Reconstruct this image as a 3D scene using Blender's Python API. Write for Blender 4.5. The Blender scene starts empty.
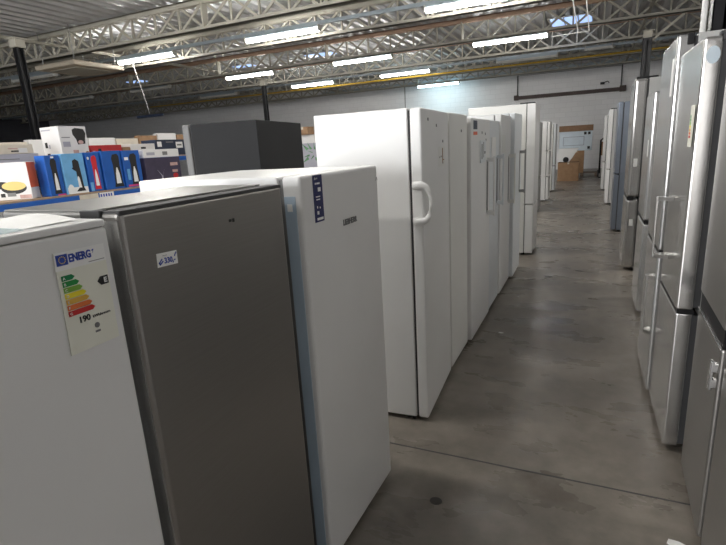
import bpy, bmesh, math, random
from mathutils import Vector, Matrix
random.seed(7)
C = bpy.context.scene.collection
scene = bpy.context.scene

# ------------------------------------------------------------------ materials
def mat(name, col, rough=0.5, metal=0.0, var=0.0, scale=6.0, stretch=(1, 1, 1), bump=0.0, bscale=80.0,
        emit=None, estr=0.0, spec=0.5, coat=0.0):
    m = bpy.data.materials.new(name); m.use_nodes = True
    nt = m.node_tree; b = nt.nodes['Principled BSDF']
    b.inputs['Base Color'].default_value = (*col, 1)
    b.inputs['Roughness'].default_value = rough
    b.inputs['Metallic'].default_value = metal
    b.inputs['Specular IOR Level'].default_value = spec
    b.inputs['Coat Weight'].default_value = coat
    if emit:
        b.inputs['Emission Color'].default_value = (*emit, 1)
        b.inputs['Emission Strength'].default_value = estr
    if var or bump:
        tc = nt.nodes.new('ShaderNodeTexCoord'); mp = nt.nodes.new('ShaderNodeMapping')
        mp.inputs['Scale'].default_value = stretch
        nt.links.new(tc.outputs['Object'], mp.inputs['Vector'])
    if var:
        n = nt.nodes.new('ShaderNodeTexNoise'); n.inputs['Scale'].default_value = scale
        n.inputs['Detail'].default_value = 5
        nt.links.new(mp.outputs['Vector'], n.inputs['Vector'])
        r = nt.nodes.new('ShaderNodeValToRGB')
        r.color_ramp.elements[0].position = 0.3; r.color_ramp.elements[1].position = 0.7
        r.color_ramp.elements[0].color = (*[max(0, c * (1 - var)) for c in col], 1)
        r.color_ramp.elements[1].color = (*[min(1, c * (1 + var)) for c in col], 1)
        nt.links.new(n.outputs['Fac'], r.inputs['Fac'])
        nt.links.new(r.outputs['Color'], b.inputs['Base Color'])
    if bump:
        n2 = nt.nodes.new('ShaderNodeTexNoise'); n2.inputs['Scale'].default_value = bscale
        nt.links.new(mp.outputs['Vector'], n2.inputs['Vector'])
        bp = nt.nodes.new('ShaderNodeBump'); bp.inputs['Strength'].default_value = bump
        bp.inputs['Distance'].default_value = 0.002
        nt.links.new(n2.outputs['Fac'], bp.inputs['Height'])
        nt.links.new(bp.outputs['Normal'], b.inputs['Normal'])
    return m

M = {}
M['white'] = mat('white enamel', (0.76, 0.76, 0.75), 0.32, var=0.02, scale=3, bump=0.05, bscale=400)
M['white_warm'] = mat('warm white enamel', (0.74, 0.74, 0.71), 0.36, var=0.02, scale=3)
M['white_cool'] = mat('cool white enamel', (0.70, 0.73, 0.75), 0.34, var=0.02, scale=3)
M['grey_side'] = mat('pale grey enamel', (0.42, 0.42, 0.41), 0.35, var=0.03, scale=4)
M['mid_grey'] = mat('mid grey enamel', (0.27, 0.27, 0.27), 0.38, var=0.04, scale=4)
M['steel_dark'] = mat('dark brushed steel', (0.34, 0.328, 0.312), 0.34, 0.85, var=0.035, scale=6, stretch=(1, 0.6, 60), bump=0.03, bscale=60)
M['steel'] = mat('brushed steel', (0.54, 0.53, 0.515), 0.22, 0.88, var=0.03, scale=5, stretch=(1, 0.6, 40), bump=0.03, bscale=60)
M['steel_top'] = mat('grey coated steel top', (0.25, 0.25, 0.24), 0.35, 0.4, var=0.06, scale=5)
M['steel_pale'] = mat('pale silver steel', (0.60, 0.60, 0.595), 0.22, 0.8, var=0.02, scale=4, stretch=(1, 1, 20))
M['blue_steel'] = mat('bluish steel', (0.22, 0.25, 0.30), 0.3, 0.7, var=0.05)
M['anthracite'] = mat('anthracite enamel', (0.017, 0.0175, 0.019), 0.65, var=0.1, scale=3, bump=0.08, bscale=300, spec=0.2)
M['dull_silver'] = mat('dull silver enamel', (0.13, 0.13, 0.13), 0.5, var=0.05)
M['gasket'] = mat('dark rubber gasket', (0.045, 0.045, 0.047), 0.7, var=0.1)
M['gasket_grey'] = mat('grey rubber gasket', (0.22, 0.22, 0.22), 0.7, var=0.1)
M['black'] = mat('black plastic', (0.012, 0.012, 0.013), 0.5, var=0.1, spec=0.25)
M['chrome'] = mat('chrome', (0.75, 0.75, 0.76), 0.16, 1.0, var=0.02)
M['film'] = mat('blue protective film', (0.42, 0.52, 0.62), 0.4, var=0.08, scale=14, stretch=(1, 1, 0.3))
M['film_pale'] = mat('pale cyan film', (0.66, 0.78, 0.80), 0.25, var=0.06, scale=10)
M['paper'] = mat('white paper', (0.85, 0.85, 0.83), 0.7, var=0.02)
M['label_cream'] = mat('plastic covered label', (0.80, 0.80, 0.70), 0.4, var=0.03)
M['navy'] = mat('navy print', (0.012, 0.016, 0.10), 0.5, var=0.1)
M['eu_blue'] = mat('flag blue print', (0.02, 0.06, 0.36), 0.5, var=0.05)
M['eu_yellow'] = mat('flag yellow print', (0.85, 0.62, 0.05), 0.5, var=0.05)
M['ink'] = mat('black ink', (0.015, 0.015, 0.015), 0.6, var=0.05)
M['ink_grey'] = mat('grey ink', (0.20, 0.20, 0.20), 0.6, var=0.05)
M['pen_blue'] = mat('blue marker ink', (0.03, 0.07, 0.40), 0.6, var=0.05)
for i, c in enumerate([(0.0, 0.20, 0.06), (0.01, 0.27, 0.05), (0.20, 0.42, 0.05), (0.85, 0.72, 0.02), (0.72, 0.42, 0.06), (0.70, 0.16, 0.03), (0.55, 0.02, 0.02)]):
    M['arrow%d' % i] = mat('energy arrow print %d' % i, c, 0.5, var=0.04)
M['logo'] = mat('grey logo metal', (0.16, 0.16, 0.165), 0.4, 0.3, var=0.05)
M['cardboard'] = mat('brown cardboard', (0.33, 0.20, 0.11), 0.8, var=0.12, scale=9)
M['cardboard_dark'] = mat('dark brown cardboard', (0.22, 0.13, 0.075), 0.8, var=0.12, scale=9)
M['cream_card'] = mat('cream carton', (0.66, 0.60, 0.50), 0.7, var=0.08)
M['lilac_card'] = mat('lilac grey carton', (0.40, 0.40, 0.46), 0.7, var=0.06)
M['box_white'] = mat('white carton', (0.74, 0.73, 0.72), 0.5, var=0.03)
M['box_blue'] = mat('blue carton', (0.01, 0.10, 0.42), 0.4, var=0.12, scale=8)
M['box_light'] = mat('light blue carton', (0.16, 0.42, 0.72), 0.4, var=0.12, scale=8)
M['box_pink'] = mat('pink print', (0.62, 0.06, 0.22), 0.5, var=0.05)
M['box_red'] = mat('red carton', (0.48, 0.02, 0.025), 0.5, var=0.15, scale=10)
M['box_orange'] = mat('orange red carton', (0.68, 0.13, 0.05), 0.5, var=0.1)
M['box_purple'] = mat('dark violet carton', (0.05, 0.04, 0.075), 0.45, var=0.2, scale=6)
M['box_navy'] = mat('dark navy carton', (0.02, 0.03, 0.06), 0.45, var=0.2)
M['batter'] = mat('yellow batter print', (0.80, 0.58, 0.18), 0.5, var=0.08)
M['rose'] = mat('pale rose print', (0.55, 0.36, 0.32), 0.6, var=0.2, scale=15)
M['leaf'] = mat('green leaf print', (0.10, 0.25, 0.11), 0.6, var=0.5, scale=12)
M['red'] = mat('red plastic print', (0.62, 0.02, 0.03), 0.4, var=0.05)
M['shelf_blue'] = mat('blue shelf beam', (0.01, 0.10, 0.42), 0.45, var=0.05)
M['chip'] = mat('chipboard shelf', (0.40, 0.28, 0.18), 0.8, var=0.15, scale=30)
M['post_black'] = mat('black painted steel', (0.012, 0.012, 0.014), 0.35, 0.2, var=0.15)
M['post_grey'] = mat('worn grey paint', (0.30, 0.30, 0.29), 0.5, var=0.1)
M['truss'] = mat('beige painted steel', (0.40, 0.38, 0.32), 0.55, var=0.12, scale=3)
M['truss_rust'] = mat('red brown primed steel', (0.34, 0.22, 0.15), 0.6, var=0.15, scale=3)
M['deck'] = mat('galvanised deck', (0.52, 0.53, 0.54), 0.38, 0.5, var=0.12, scale=2)
M['rail'] = mat('grey blue cable tray', (0.36, 0.42, 0.46), 0.45, 0.3, var=0.06)
M['yellow_pipe'] = mat('yellow gas pipe', (0.62, 0.40, 0.04), 0.5, var=0.08)
M['lamp'] = mat('lit tube diffuser', (0.9, 0.92, 0.9), 0.4, emit=(1.0, 0.965, 0.91), estr=22)
M['lamp_cool'] = mat('cool lit tube diffuser', (0.9, 0.92, 0.95), 0.4, emit=(0.66, 0.92, 1.0), estr=12)
M['lamp_off'] = mat('unlit tube diffuser', (0.62, 0.62, 0.58), 0.4, var=0.03)
M['skypane'] = mat('rooflight pane', (0.5, 0.6, 0.75), 0.3, emit=(0.36, 0.55, 1.0), estr=0.42)
M['brown_beam'] = mat('dark brown steel', (0.055, 0.035, 0.03), 0.6, var=0.15)
M['pallet'] = mat('grey brown timber', (0.16, 0.12, 0.09), 0.8, var=0.2, scale=12)
M['appliance_blue'] = mat('pale blue grey enamel', (0.52, 0.60, 0.66), 0.4, var=0.04)
M['heater'] = mat('beige unit casing', (0.50, 0.44, 0.35), 0.5, var=0.06)
M['stain'] = mat('dark floor stain', (0.035, 0.03, 0.026), 0.4, var=0.2)
M['dark_wall'] = mat('dark painted blockwork', (0.10, 0.10, 0.115), 0.8, var=0.15, scale=1.5)
M['asphalt'] = mat('grey forecourt paving', (0.3, 0.3, 0.29), 0.9, var=0.1)

def wall_mat(name, col):
    m = mat(name, col, 0.75)
    nt = m.node_tree; b = nt.nodes['Principled BSDF']
    tc = nt.nodes.new('ShaderNodeTexCoord'); mp = nt.nodes.new('ShaderNodeMapping')
    mp.inputs['Rotation'].default_value = (math.pi / 2, 0, 0)
    nt.links.new(tc.outputs['Object'], mp.inputs['Vector'])
    br = nt.nodes.new('ShaderNodeTexBrick')
    br.inputs['Scale'].default_value = 1.0
    br.inputs['Brick Width'].default_value = 0.5; br.inputs['Row Height'].default_value = 0.22
    br.inputs['Mortar Size'].default_value = 0.008
    br.inputs['Color1'].default_value = (*col, 1); br.inputs['Color2'].default_value = (*[c * 0.95 for c in col], 1)
    br.inputs['Mortar'].default_value = (*[c * 0.86 for c in col], 1)
    nt.links.new(mp.outputs['Vector'], br.inputs['Vector'])
    nt.links.new(br.outputs['Color'], b.inputs['Base Color'])
    return m
M['wall'] = wall_mat('white painted blockwork', (0.80, 0.80, 0.81))

def floor_mat():
    m = mat('polished concrete', (0.2, 0.19, 0.17), 0.35)
    nt = m.node_tree; b = nt.nodes['Principled BSDF']; L = nt.links
    tc = nt.nodes.new('ShaderNodeTexCoord')
    def noise(s, d, stretch=(1, 1, 1)):
        mp = nt.nodes.new('ShaderNodeMapping'); mp.inputs['Scale'].default_value = stretch
        L.new(tc.outputs['Object'], mp.inputs['Vector'])
        n = nt.nodes.new('ShaderNodeTexNoise'); n.inputs['Scale'].default_value = s; n.inputs['Detail'].default_value = d
        n.inputs['Roughness'].default_value = 0.6
        L.new(mp.outputs['Vector'], n.inputs['Vector']); return n
    a = noise(1.3, 6); c = noise(9, 8); e = noise(2.6, 5, (0.7, 1.5, 1))
    mx = nt.nodes.new('ShaderNodeMath'); mx.operation = 'MULTIPLY_ADD'
    mx.inputs[1].default_value = 0.5; L.new(c.outputs['Fac'], mx.inputs[0]); L.new(a.outputs['Fac'], mx.inputs[2])
    my = nt.nodes.new('ShaderNodeMath'); my.operation = 'MULTIPLY_ADD'
    my.inputs[1].default_value = 0.3; L.new(e.outputs['Fac'], my.inputs[0]); L.new(mx.outputs[0], my.inputs[2])
    r = nt.nodes.new('ShaderNodeValToRGB')
    r.color_ramp.elements[0].position = 0.70; r.color_ramp.elements[0].color = (0.080, 0.069, 0.058, 1)
    r.color_ramp.elements[1].position = 1.28; r.color_ramp.elements[1].color = (0.275, 0.245, 0.208, 1)
    d = nt.nodes.new('ShaderNodeMath'); d.operation = 'MULTIPLY'; d.inputs[1].default_value = 0.86
    L.new(my.outputs[0], d.inputs[0])
    r.color_ramp.elements[0].position = 0.52; r.color_ramp.elements[1].position = 1.02
    L.new(d.outputs[0], r.inputs['Fac'])
    L.new(r.outputs['Color'], b.inputs['Base Color'])
    r2 = nt.nodes.new('ShaderNodeMapRange'); r2.inputs['From Min'].default_value = 0.3; r2.inputs['From Max'].default_value = 0.7
    r2.inputs['To Min'].default_value = 0.20; r2.inputs['To Max'].default_value = 0.42
    L.new(e.outputs['Fac'], r2.inputs['Value']); L.new(r2.outputs['Result'], b.inputs['Roughness'])
    bp = nt.nodes.new('ShaderNodeBump'); bp.inputs['Strength'].default_value = 0.08; bp.inputs['Distance'].default_value = 0.01
    L.new(c.outputs['Fac'], bp.inputs['Height']); L.new(bp.outputs['Normal'], b.inputs['Normal'])
    return m
M['floor'] = floor_mat()

# ------------------------------------------------------------------ helpers
def bx(bm, x0, x1, y0, y1, z0, z1, r=0.0, seg=2, mi=0, mtx=None):
    """box added to bm, optionally bevelled"""
    t = bmesh.new()
    vs = [t.verts.new((x, y, z)) for x in (x0, x1) for y in (y0, y1) for z in (z0, z1)]
    for f in ((0, 1, 3, 2), (4, 6, 7, 5), (0, 4, 5, 1), (2, 3, 7, 6), (0, 2, 6, 4), (1, 5, 7, 3)):
        t.faces.new([vs[i] for i in f])
    bmesh.ops.recalc_face_normals(t, faces=t.faces)
    if r > 0:
        bmesh.ops.bevel(t, geom=list(t.edges), offset=r, segments=seg, profile=0.5, affect='EDGES')
    merge(bm, t, mi, mtx)

def merge(bm, t, mi=0, mtx=None):
    if mtx is not None: bmesh.ops.transform(t, matrix=mtx, verts=t.verts)
    mp = {}
    for v in t.verts: mp[v] = bm.verts.new(v.co)
    for f in t.faces:
        try:
            nf = bm.faces.new([mp[v] for v in f.verts]); nf.material_index = mi; nf.smooth = f.smooth
        except ValueError: pass
    t.free()

def tube(bm, pts, r, n=10, mi=0, cap=True, sx=1.0):
    pts = [Vector(p) for p in pts]; rings = []
    for i, p in enumerate(pts):
        a = pts[max(i - 1, 0)]; c = pts[min(i + 1, len(pts) - 1)]
        d = (c - a).normalized()
        up = Vector((0, 0, 1)) if abs(d.z) < 0.95 else Vector((0, 1, 0))
        u = d.cross(up).normalized(); w = u.cross(d).normalized()
        rr = r[i] if isinstance(r, (list, tuple)) else r
        rings.append([bm.verts.new(p + (u * math.cos(2 * math.pi * k / n) * sx + w * math.sin(2 * math.pi * k / n)) * rr) for k in range(n)])
    for a, b in zip(rings, rings[1:]):
        for k in range(n):
            f = bm.faces.new((a[k], a[(k + 1) % n], b[(k + 1) % n], b[k])); f.material_index = mi; f.smooth = True
    if cap:
        for ring in (rings[0], rings[-1]):
            f = bm.faces.new(ring); f.material_index = mi

def bar(bm, a, b, w, h, mi=0):
    """rectangular bar from a to b"""
    a = Vector(a); b = Vector(b); d = (b - a).normalized()
    up = Vector((0, 0, 1)) if abs(d.z) < 0.95 else Vector((0, 1, 0))
    u = d.cross(up).normalized(); v = u.cross(d)
    q = []
    for p in (a, b):
        q.append([bm.verts.new(p + u * sx * w / 2 + v * sy * h / 2) for sx, sy in ((-1, -1), (1, -1), (1, 1), (-1, 1))])
    for k in range(4):
        f = bm.faces.new((q[0][k], q[0][(k + 1) % 4], q[1][(k + 1) % 4], q[1][k])); f.material_index = mi
    for r_ in q:
        f = bm.faces.new(r_); f.material_index = mi

def plate(bm, pts, x0, t, mi=0, axis='x'):
    """polygon given as (u,v) = (y,z) extruded from x0 by t along +x (axis x), or (x,y) extruded up from z=x0 (axis z), or (x,z) to -y"""
    def mk(u, v, d):
        if axis == 'x': return (d, u, v)
        if axis == 'z': return (u, v, d)
        return (u, d, v)
    a = [bm.verts.new(mk(u, v, x0)) for u, v in pts]; b = [bm.verts.new(mk(u, v, x0 + t)) for u, v in pts]
    fs = [bm.faces.new(a), bm.faces.new(b)]
    n = len(pts)
    for k in range(n): fs.append(bm.faces.new((a[k], a[(k + 1) % n], b[(k + 1) % n], b[k])))
    for f in fs: f.material_index = mi
    bmesh.ops.recalc_face_normals(bm, faces=fs)

def disc(n, cu, cv, ru, rv=None, rot=0.0):
    rv = rv or ru; o = []
    for k in range(n):
        a = 2 * math.pi * k / n; x, y = ru * math.cos(a), rv * math.sin(a)
        o.append((cu + x * math.cos(rot) - y * math.sin(rot), cv + x * math.sin(rot) + y * math.cos(rot)))
    return o

def obj(name, bm, mats, parent=None, label=None, smooth=False):
    bmesh.ops.recalc_face_normals(bm, faces=bm.faces)
    me = bpy.data.meshes.new(name); bm.to_mesh(me); bm.free()
    for m in (mats if isinstance(mats, (list, tuple)) else [mats]): me.materials.append(M[m] if isinstance(m, str) else m)
    if smooth:
        for p in me.polygons: p.use_smooth = True
    o = bpy.data.objects.new(name, me); C.objects.link(o)
    if parent: o.parent = parent
    if label: o['label'] = label
    return o

def tag(o, label, cat, group=None, kind=None):
    o['label'] = label; o['category'] = cat
    if group: o['group'] = group
    if kind: o['kind'] = kind
    return o

def thing(name, label, cat, loc=(0, 0, 0), rz=0, group=None):
    o = bpy.data.objects.new(name, None); C.objects.link(o); o.empty_display_size = 0.2
    o.location = loc; o.rotation_euler = (0, 0, rz)
    return tag(o, label, cat, group)

def struct(name, bm, mats, parent=None, label=None, cat=None):
    o = obj(name, bm, mats, parent, label)
    if not parent: o['kind'] = 'structure'
    if cat: o['category'] = cat
    return o

def box_struct(name, x0, x1, y0, y1, z0, z1, m, **k):
    bm = bmesh.new(); bx(bm, x0, x1, y0, y1, z0, z1); return struct(name, bm, m, **k)

def text_mesh(txt, size, mtx, bm, mi=0, ext=0.0006, bold=0.0, sx=1.0):
    """lettering turned to mesh; mtx maps text plane (x right, y up, z out)"""
    cu = bpy.data.curves.new('t', 'FONT'); cu.body = txt; cu.size = size; cu.extrude = ext; cu.offset = bold
    cu.align_x = 'LEFT'; cu.resolution_u = 3
    to = bpy.data.objects.new('t', cu); C.objects.link(to)
    dg = bpy.context.evaluated_depsgraph_get(); me = to.evaluated_get(dg).to_mesh()
    t = bmesh.new(); t.from_mesh(me)
    bmesh.ops.transform(t, matrix=Matrix.Diagonal((sx, 1, 1, 1)), verts=t.verts)
    merge(bm, t, mi, mtx)
    to.evaluated_get(dg).to_mesh_clear()
    bpy.data.objects.remove(to); bpy.data.curves.remove(cu)

def face_x(x, y, z, rot=0.0):
    """matrix: text right = +y, up = +z, out = +x at (x,y,z), turned by rot in the plane"""
    m = Matrix(((0, 0, 1, x), (1, 0, 0, y), (0, 1, 0, z), (0, 0, 0, 1)))
    return m @ Matrix.Rotation(rot, 4, 'Z')

# ------------------------------------------------------------------ camera (solved from the photograph's vanishing points)
cam_d = bpy.data.cameras.new('camera'); cam = bpy.data.objects.new('camera', cam_d); C.objects.link(cam)
R3 = ((0.91047467, 0.40970743, -0.05635332), (-0.05207191, 0.24874647, 0.96716788), (-0.41027355, 0.87764743, -0.24781161))
cam.matrix_world = Matrix(((R3[0][0], R3[1][0], -R3[2][0], 0), (R3[0][1], R3[1][1], -R3[2][1], 0), (R3[0][2], R3[1][2], -R3[2][2], 1.65), (0, 0, 0, 1)))
cam_d.sensor_fit = 'HORIZONTAL'; cam_d.sensor_width = 36; cam_d.lens = 494.3 / 726 * 36
cam_d.clip_start = 0.02; cam_d.clip_end = 200
scene.camera = cam

# ------------------------------------------------------------------ the hall
XL, XR, YN, YF = -38.0, 5.2, -7.0, 26.2
box_struct('floor', XL, XR, YN, YF + 0.2, -0.1, 0, 'floor')
bm = bmesh.new(); bx(bm, XL, XR, 2.297, 2.306, 0.0, 0.0012)
struct('trim_1', bm, 'gasket', label='thin dark joint across the concrete floor')
box_struct('wall_far', XL, XR, YF, YF + 0.2, 0, 5.2, 'wall')
box_struct('wall_left', XL - 0.2, XL, YN, YF + 0.2, 0, 5.2, 'dark_wall')
box_struct('wall_right', XR, XR + 0.2, YN, YF + 0.2, 0, 5.2, 'wall')
# entrance wall behind the photographer ; wide window opening added for light from behind
bm = bmesh.new()
bx(bm, XL, -10.0, YN - 0.2, YN, 0, 5.2); bx(bm, -1.8, XR, YN - 0.2, YN, 0, 5.2)
bx(bm, -10.0, -1.8, YN - 0.2, YN, 3.4, 5.2); bx(bm, -10.0, -1.8, YN - 0.2, YN, 0, 0.15)
struct('wall_near', bm, 'wall')
# panel joint and sill lines of the far wall
bm = bmesh.new(); bx(bm, -9.22, -9.17, YF - 0.02, YF, 0, 4.9)
struct('trim_2', bm, 'post_grey', label='vertical panel joint in the far wall')

# corrugated roof deck, ribs along the aisle
bm = bmesh.new()
prof = []; x = XL
while x < XR:
    prof += [(x, 4.92), (x + 0.12, 4.92), (x + 0.17, 5.02), (x + 0.30, 5.02)]; x += 0.35
rows = [[bm.verts.new((px, y, pz)) for px, pz in prof] for y in (YN, YF + 0.2)]
for k in range(len(prof) - 1): bm.faces.new((rows[0][k], rows[0][k + 1], rows[1][k + 1], rows[1][k]))
top = bmesh.new(); bx(top, XL, XR, YN, YF + 0.2, 5.03, 5.1); merge(bm, top)
struct('ceiling', bm, 'deck')

# lattice roof trusses
TR = [(9.4, 'nearest roof truss, above and in front of the first lamp row', 'truss'),
      (11.75, 'beige roof truss just behind the lamp row nearest the camera', 'truss'),
      (15.0, 'roof truss with red-brown top chord beside the second lamp row', 'truss_rust'),
      (18.1, 'beige roof truss between second and third lamp rows', 'truss_rust'),
      (21.6, 'roof truss just behind the yellow gas pipe', 'truss'),
      (24.2, 'roof truss closest to the white far wall', 'truss')]
tx0, tx1 = -34.0, 4.8
for y, lab, chord in TR:
    t = thing('roof_truss', lab, 'roof truss', ((tx0 + tx1) / 2, y, 4.30), 0, 'lattice roof trusses'); t['kind'] = 'structure'
    hl = (tx1 - tx0) / 2
    bm = bmesh.new(); bx(bm, -hl, hl, -0.07, -0.01, 0.50, 0.62); bx(bm, -hl, hl, 0.01, 0.07, 0.50, 0.62); bx(bm, -hl, hl, -0.07, 0.07, 0.59, 0.615)
    obj('top_chord', bm, chord, t, label='red-brown top chord' if chord == 'truss_rust' else None)
    bm = bmesh.new(); bx(bm, -hl, hl, -0.06, -0.01, 0, 0.07); bx(bm, -hl, hl, 0.01, 0.06, 0, 0.07); bx(bm, -hl, hl, -0.06, 0.06, 0.0, 0.012)
    obj('bottom_chord', bm, 'truss', t)
    bm = bmesh.new(); x = -hl + 0.3; k = 0
    while x < hl - 0.8:
        bar(bm, (x, 0, 0.05), (x + 0.62, 0, 0.53), 0.04, 0.05)
        bar(bm, (x, 0.014, 0.53), (x + 0.62, 0.014, 0.05), 0.04, 0.05)
        bar(bm, (x - 0.05, 0, 0.05), (x - 0.05, 0, 0.53), 0.04, 0.18 if k % 6 == 0 else 0.05)
        x += 0.72; k += 1
    obj('web_bracing', bm, 'truss', t)

# girders along the column lines and columns
for x, lab in ((-12.35, 'beige steel girder along the left column line'), (1.1, 'beige steel girder along the right column line')):
    bm = bmesh.new(); bx(bm, -0.035, 0.035, -15.5, 16.5, 0.0, 0.012); bx(bm, -0.035, 0.035, -15.5, 16.5, 0.05, 0.062); bx(bm, -0.008, 0.008, -15.5, 16.5, 0.0, 0.062)
    o = struct('roof_girder', bm, 'truss'); o.location = (x, 9.4, 4.47); tag(o, lab, 'girder')
for x, y, lab in ((-10.2, 6.72, 'black steel column at far left behind the boxed kitchen goods'),
                  (-10.47, 15.2, 'black steel column rising behind the anthracite fridge'),
                  (1.1, 15.2, 'black steel column rising behind the right row in the middle'),
                  (1.05, 6.06, 'thick black column at the top right edge of the photo')):
    t = thing('steel_column', lab, 'column', (x, y, 0), 0, 'black steel columns'); t['kind'] = 'structure'
    bm = bmesh.new(); q = 0.065 if x < 0 else 0.10
    bx(bm, -q, q, -q, -q + 0.018, 0, 3.85); bx(bm, -q, q, q - 0.018, q, 0, 3.85); bx(bm, -0.012, 0.012, -q, q, 0, 3.85); bx(bm, -q, -q + 0.01, -q, q, 0, 3.85)
    obj('shaft', bm, 'post_black', t)
    bm = bmesh.new(); bx(bm, -0.10, 0.10, -0.1, 0.1, 3.85, 4.02, 0.01); bx(bm, -0.13, 0.13, -0.13, 0.13, 4.0, 4.02)
    obj('head_plate', bm, 'truss', t, label='beige painted column head')
    if x > 0 and y < 7:
        bm = bmesh.new(); tube(bm, [(-0.17, -0.12, 0), (-0.17, -0.12, 4.9)], 0.025, 10); obj('downpipe', bm, 'white', t, label='white pipe clipped to the column')
# diagonal knee braces at right column
bm = bmesh.new(); bar(bm, (1.1, 15.2, 3.7), (2.2, 15.2, 4.6), 0.05, 0.05)
tag(struct('knee_brace', bm, 'truss'), 'diagonal beige brace beside the right column head', 'brace')

# cable trays and tube lights
LX = [-16.1, -11.4, -6.95, -2.33]
rows = [(11.05, 'lamp row nearest the camera'), (15.75, 'second lamp row'), (19.85, 'third lamp row'), (25.0, 'lamp row by the far wall')]
for y, nm in rows[:3]:
    bm = bmesh.new(); bx(bm, -33, 4.6, -0.04, 0.04, 0, 0.08, 0.008)
    o = struct('lighting_tray', bm, 'rail'); o.location = (0, y, 4.42)
    tag(o, 'grey blue tray carrying the %s' % nm, 'cable tray')
posn = {-11.4: 'left', -6.95: 'middle', -2.33: 'right'}
def lamp(x, y, lit, label, z=4.30, ln=2.06, m='lamp'):
    t = thing('ceiling_tube_light', label, 'ceiling light', (x, y, z), 0, 'lit tube lights' if lit else 'unlit tube lights')
    bm = bmesh.new(); bx(bm, -ln / 2, ln / 2, -0.075, 0.075, 0.055, 0.12, 0.012)
    obj('housing', bm, 'rail', t)
    bm = bmesh.new()
    n = 10; prof = [(0.085 * math.cos(math.pi + math.pi * k / n), 0.055 + 0.075 * math.sin(math.pi + math.pi * k / n)) for k in range(n + 1)]
    a = [bm.verts.new((-ln / 2 + 0.02, p[0], p[1])) for p in prof]; b = [bm.verts.new((ln / 2 - 0.02, p[0], p[1])) for p in prof]
    for k in range(n): bm.faces.new((a[k], a[k + 1], b[k + 1], b[k]))
    bm.faces.new(a); bm.faces.new(b); bm.faces.new((a[0], a[n], b[n], b[0]))
    obj('diffuser', bm, m if lit else 'lamp_off', t)
    for s in (-1, 1):
        bm = bmesh.new(); bx(bm, s * ln / 2 - 0.02, s * ln / 2 + 0.02, -0.085, 0.085, -0.02, 0.12, 0.012); obj('end_cap', bm, 'lamp_off', t)
for y, nm in rows[:2]:
    for x in LX[1:]:
        lamp(x, y, True, 'lit white tube light at %s of the %s' % (posn[x], nm))
for x in LX[1:]:
    lit = x != -2.33
    lamp(x if x != -11.4 else -11.15, rows[2][0], lit, ('lit white tube light at %s of the third lamp row' if lit else 'unlit tube light at %s of the third lamp row') % posn[x])
lamp(-7.05, 25.0, True, 'lit tube light casting a cool glow on the far wall', m='lamp_cool')
lamp(0.0, 19.3, False, 'unlit tube light just left of the middle black column', ln=0.8)
for y, nm in ((6.4, 'row over the first tall freezer'), (1.9, 'row over the photographer'), (-2.6, 'row behind the photographer')):  # extra lamps added out of view to brighten the near fridge tops and sides
    for x, p in ((-6.95, 'left'), (-2.33, 'right')):
        lamp(x, y, True, 'added lit tube light at %s of the unseen overhead %s' % (p, nm))
lamp(2.2, 6.4, True, 'added lit tube light, unseen overhead to the right of the aisle, above the right row')  # unseen lamp added to lift the fronts of the left row
for y, nm in rows[:3]:
    lamp(-16.3, y, False, 'unlit tube light in dark left bay, in line with %s' % nm)
lamp(-16.3, 25.0, False, 'unlit tube light in the dark left bay near the far wall')
lamp(-20.8, 15.75, False, 'unlit tube light furthest left in the dark bay')

# rooflight windows in the deck
for i, (x0, x1, y0, y1) in enumerate(((-1.35, -0.2, 16.7, 18.0), (-9.6, -8.5, 16.6, 17.1), (-12.9, -12.0, 16.7, 17.1), (-18.6, -17.7, 16.6, 17.1))):
    bm = bmesh.new(); bx(bm, x0 - 0.05, x1 + 0.05, y0 - 0.05, y1 + 0.05, 4.90, 4.918)
    f = struct('window_%d' % (i + 1), bm, 'truss')
    bm = bmesh.new(); n = 3
    for k in range(n):
        a = x0 + (x1 - x0) * k / n; bx(bm, a + 0.02, a + (x1 - x0) / n - 0.02, y0, y1, 4.886, 4.899)
    obj('pane', bm, 'skypane', f)

# pipes and wall fittings
bm = bmesh.new(); tube(bm, [(-22, 21.05, 4.33), (4.6, 21.05, 4.33)], 0.035, 10)
tag(obj('gas_pipe', bm, 'yellow_pipe'), 'long yellow gas pipe running under the roof trusses', 'pipe', kind='structure')
bm = bmesh.new(); bx(bm, -14, 4.6, 25.85, 26.19, 4.58, 4.68, 0.01)
tag(obj('cable_duct', bm, 'rail'), 'pale grey cable duct along the top of the far wall', 'cable duct', kind='structure')
t = thing('wall_rail', 'dark brown beam fixed across the white far wall', 'beam', (-1.2, 26.1, 3.38))
bm = bmesh.new(); bx(bm, -2.35, 2.35, -0.06, 0.06, 0, 0.16, 0.01); bx(bm, -2.4, -2.2, -0.1, 0.1, -0.02, 0.2, 0.01); bx(bm, 2.15, 2.4, -0.1, 0.1, -0.03, 0.22, 0.01)
obj('beam', bm, 'brown_beam', t)
for s in (-2.24, 2.2):
    bm = bmesh.new(); bar(bm, (s, 0, 0.16), (s, 0, 1.1), 0.05, 0.05); obj('hanger', bm, 'gasket', t)
bm = bmesh.new(); bar(bm, (-2.24, 0, 1.08), (2.2, 0, 1.08), 0.025, 0.025); obj('top_rod', bm, 'gasket_grey', t)
t = thing('wall_lamp', 'small black bracket on the far wall above the brown beam', 'bracket', (0.25, 26.12, 3.72))
bm = bmesh.new(); bx(bm, -0.1, 0.08, -0.1, 0.06, 0, 0.1, 0.02); obj('head', bm, 'black', t)
bm = bmesh.new(); tube(bm, [(0.05, 0, 0.08), (0.2, -0.02, 0.12), (0.26, 0.03, 0.06)], 0.02, 8); obj('arm', bm, 'black', t)

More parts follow.
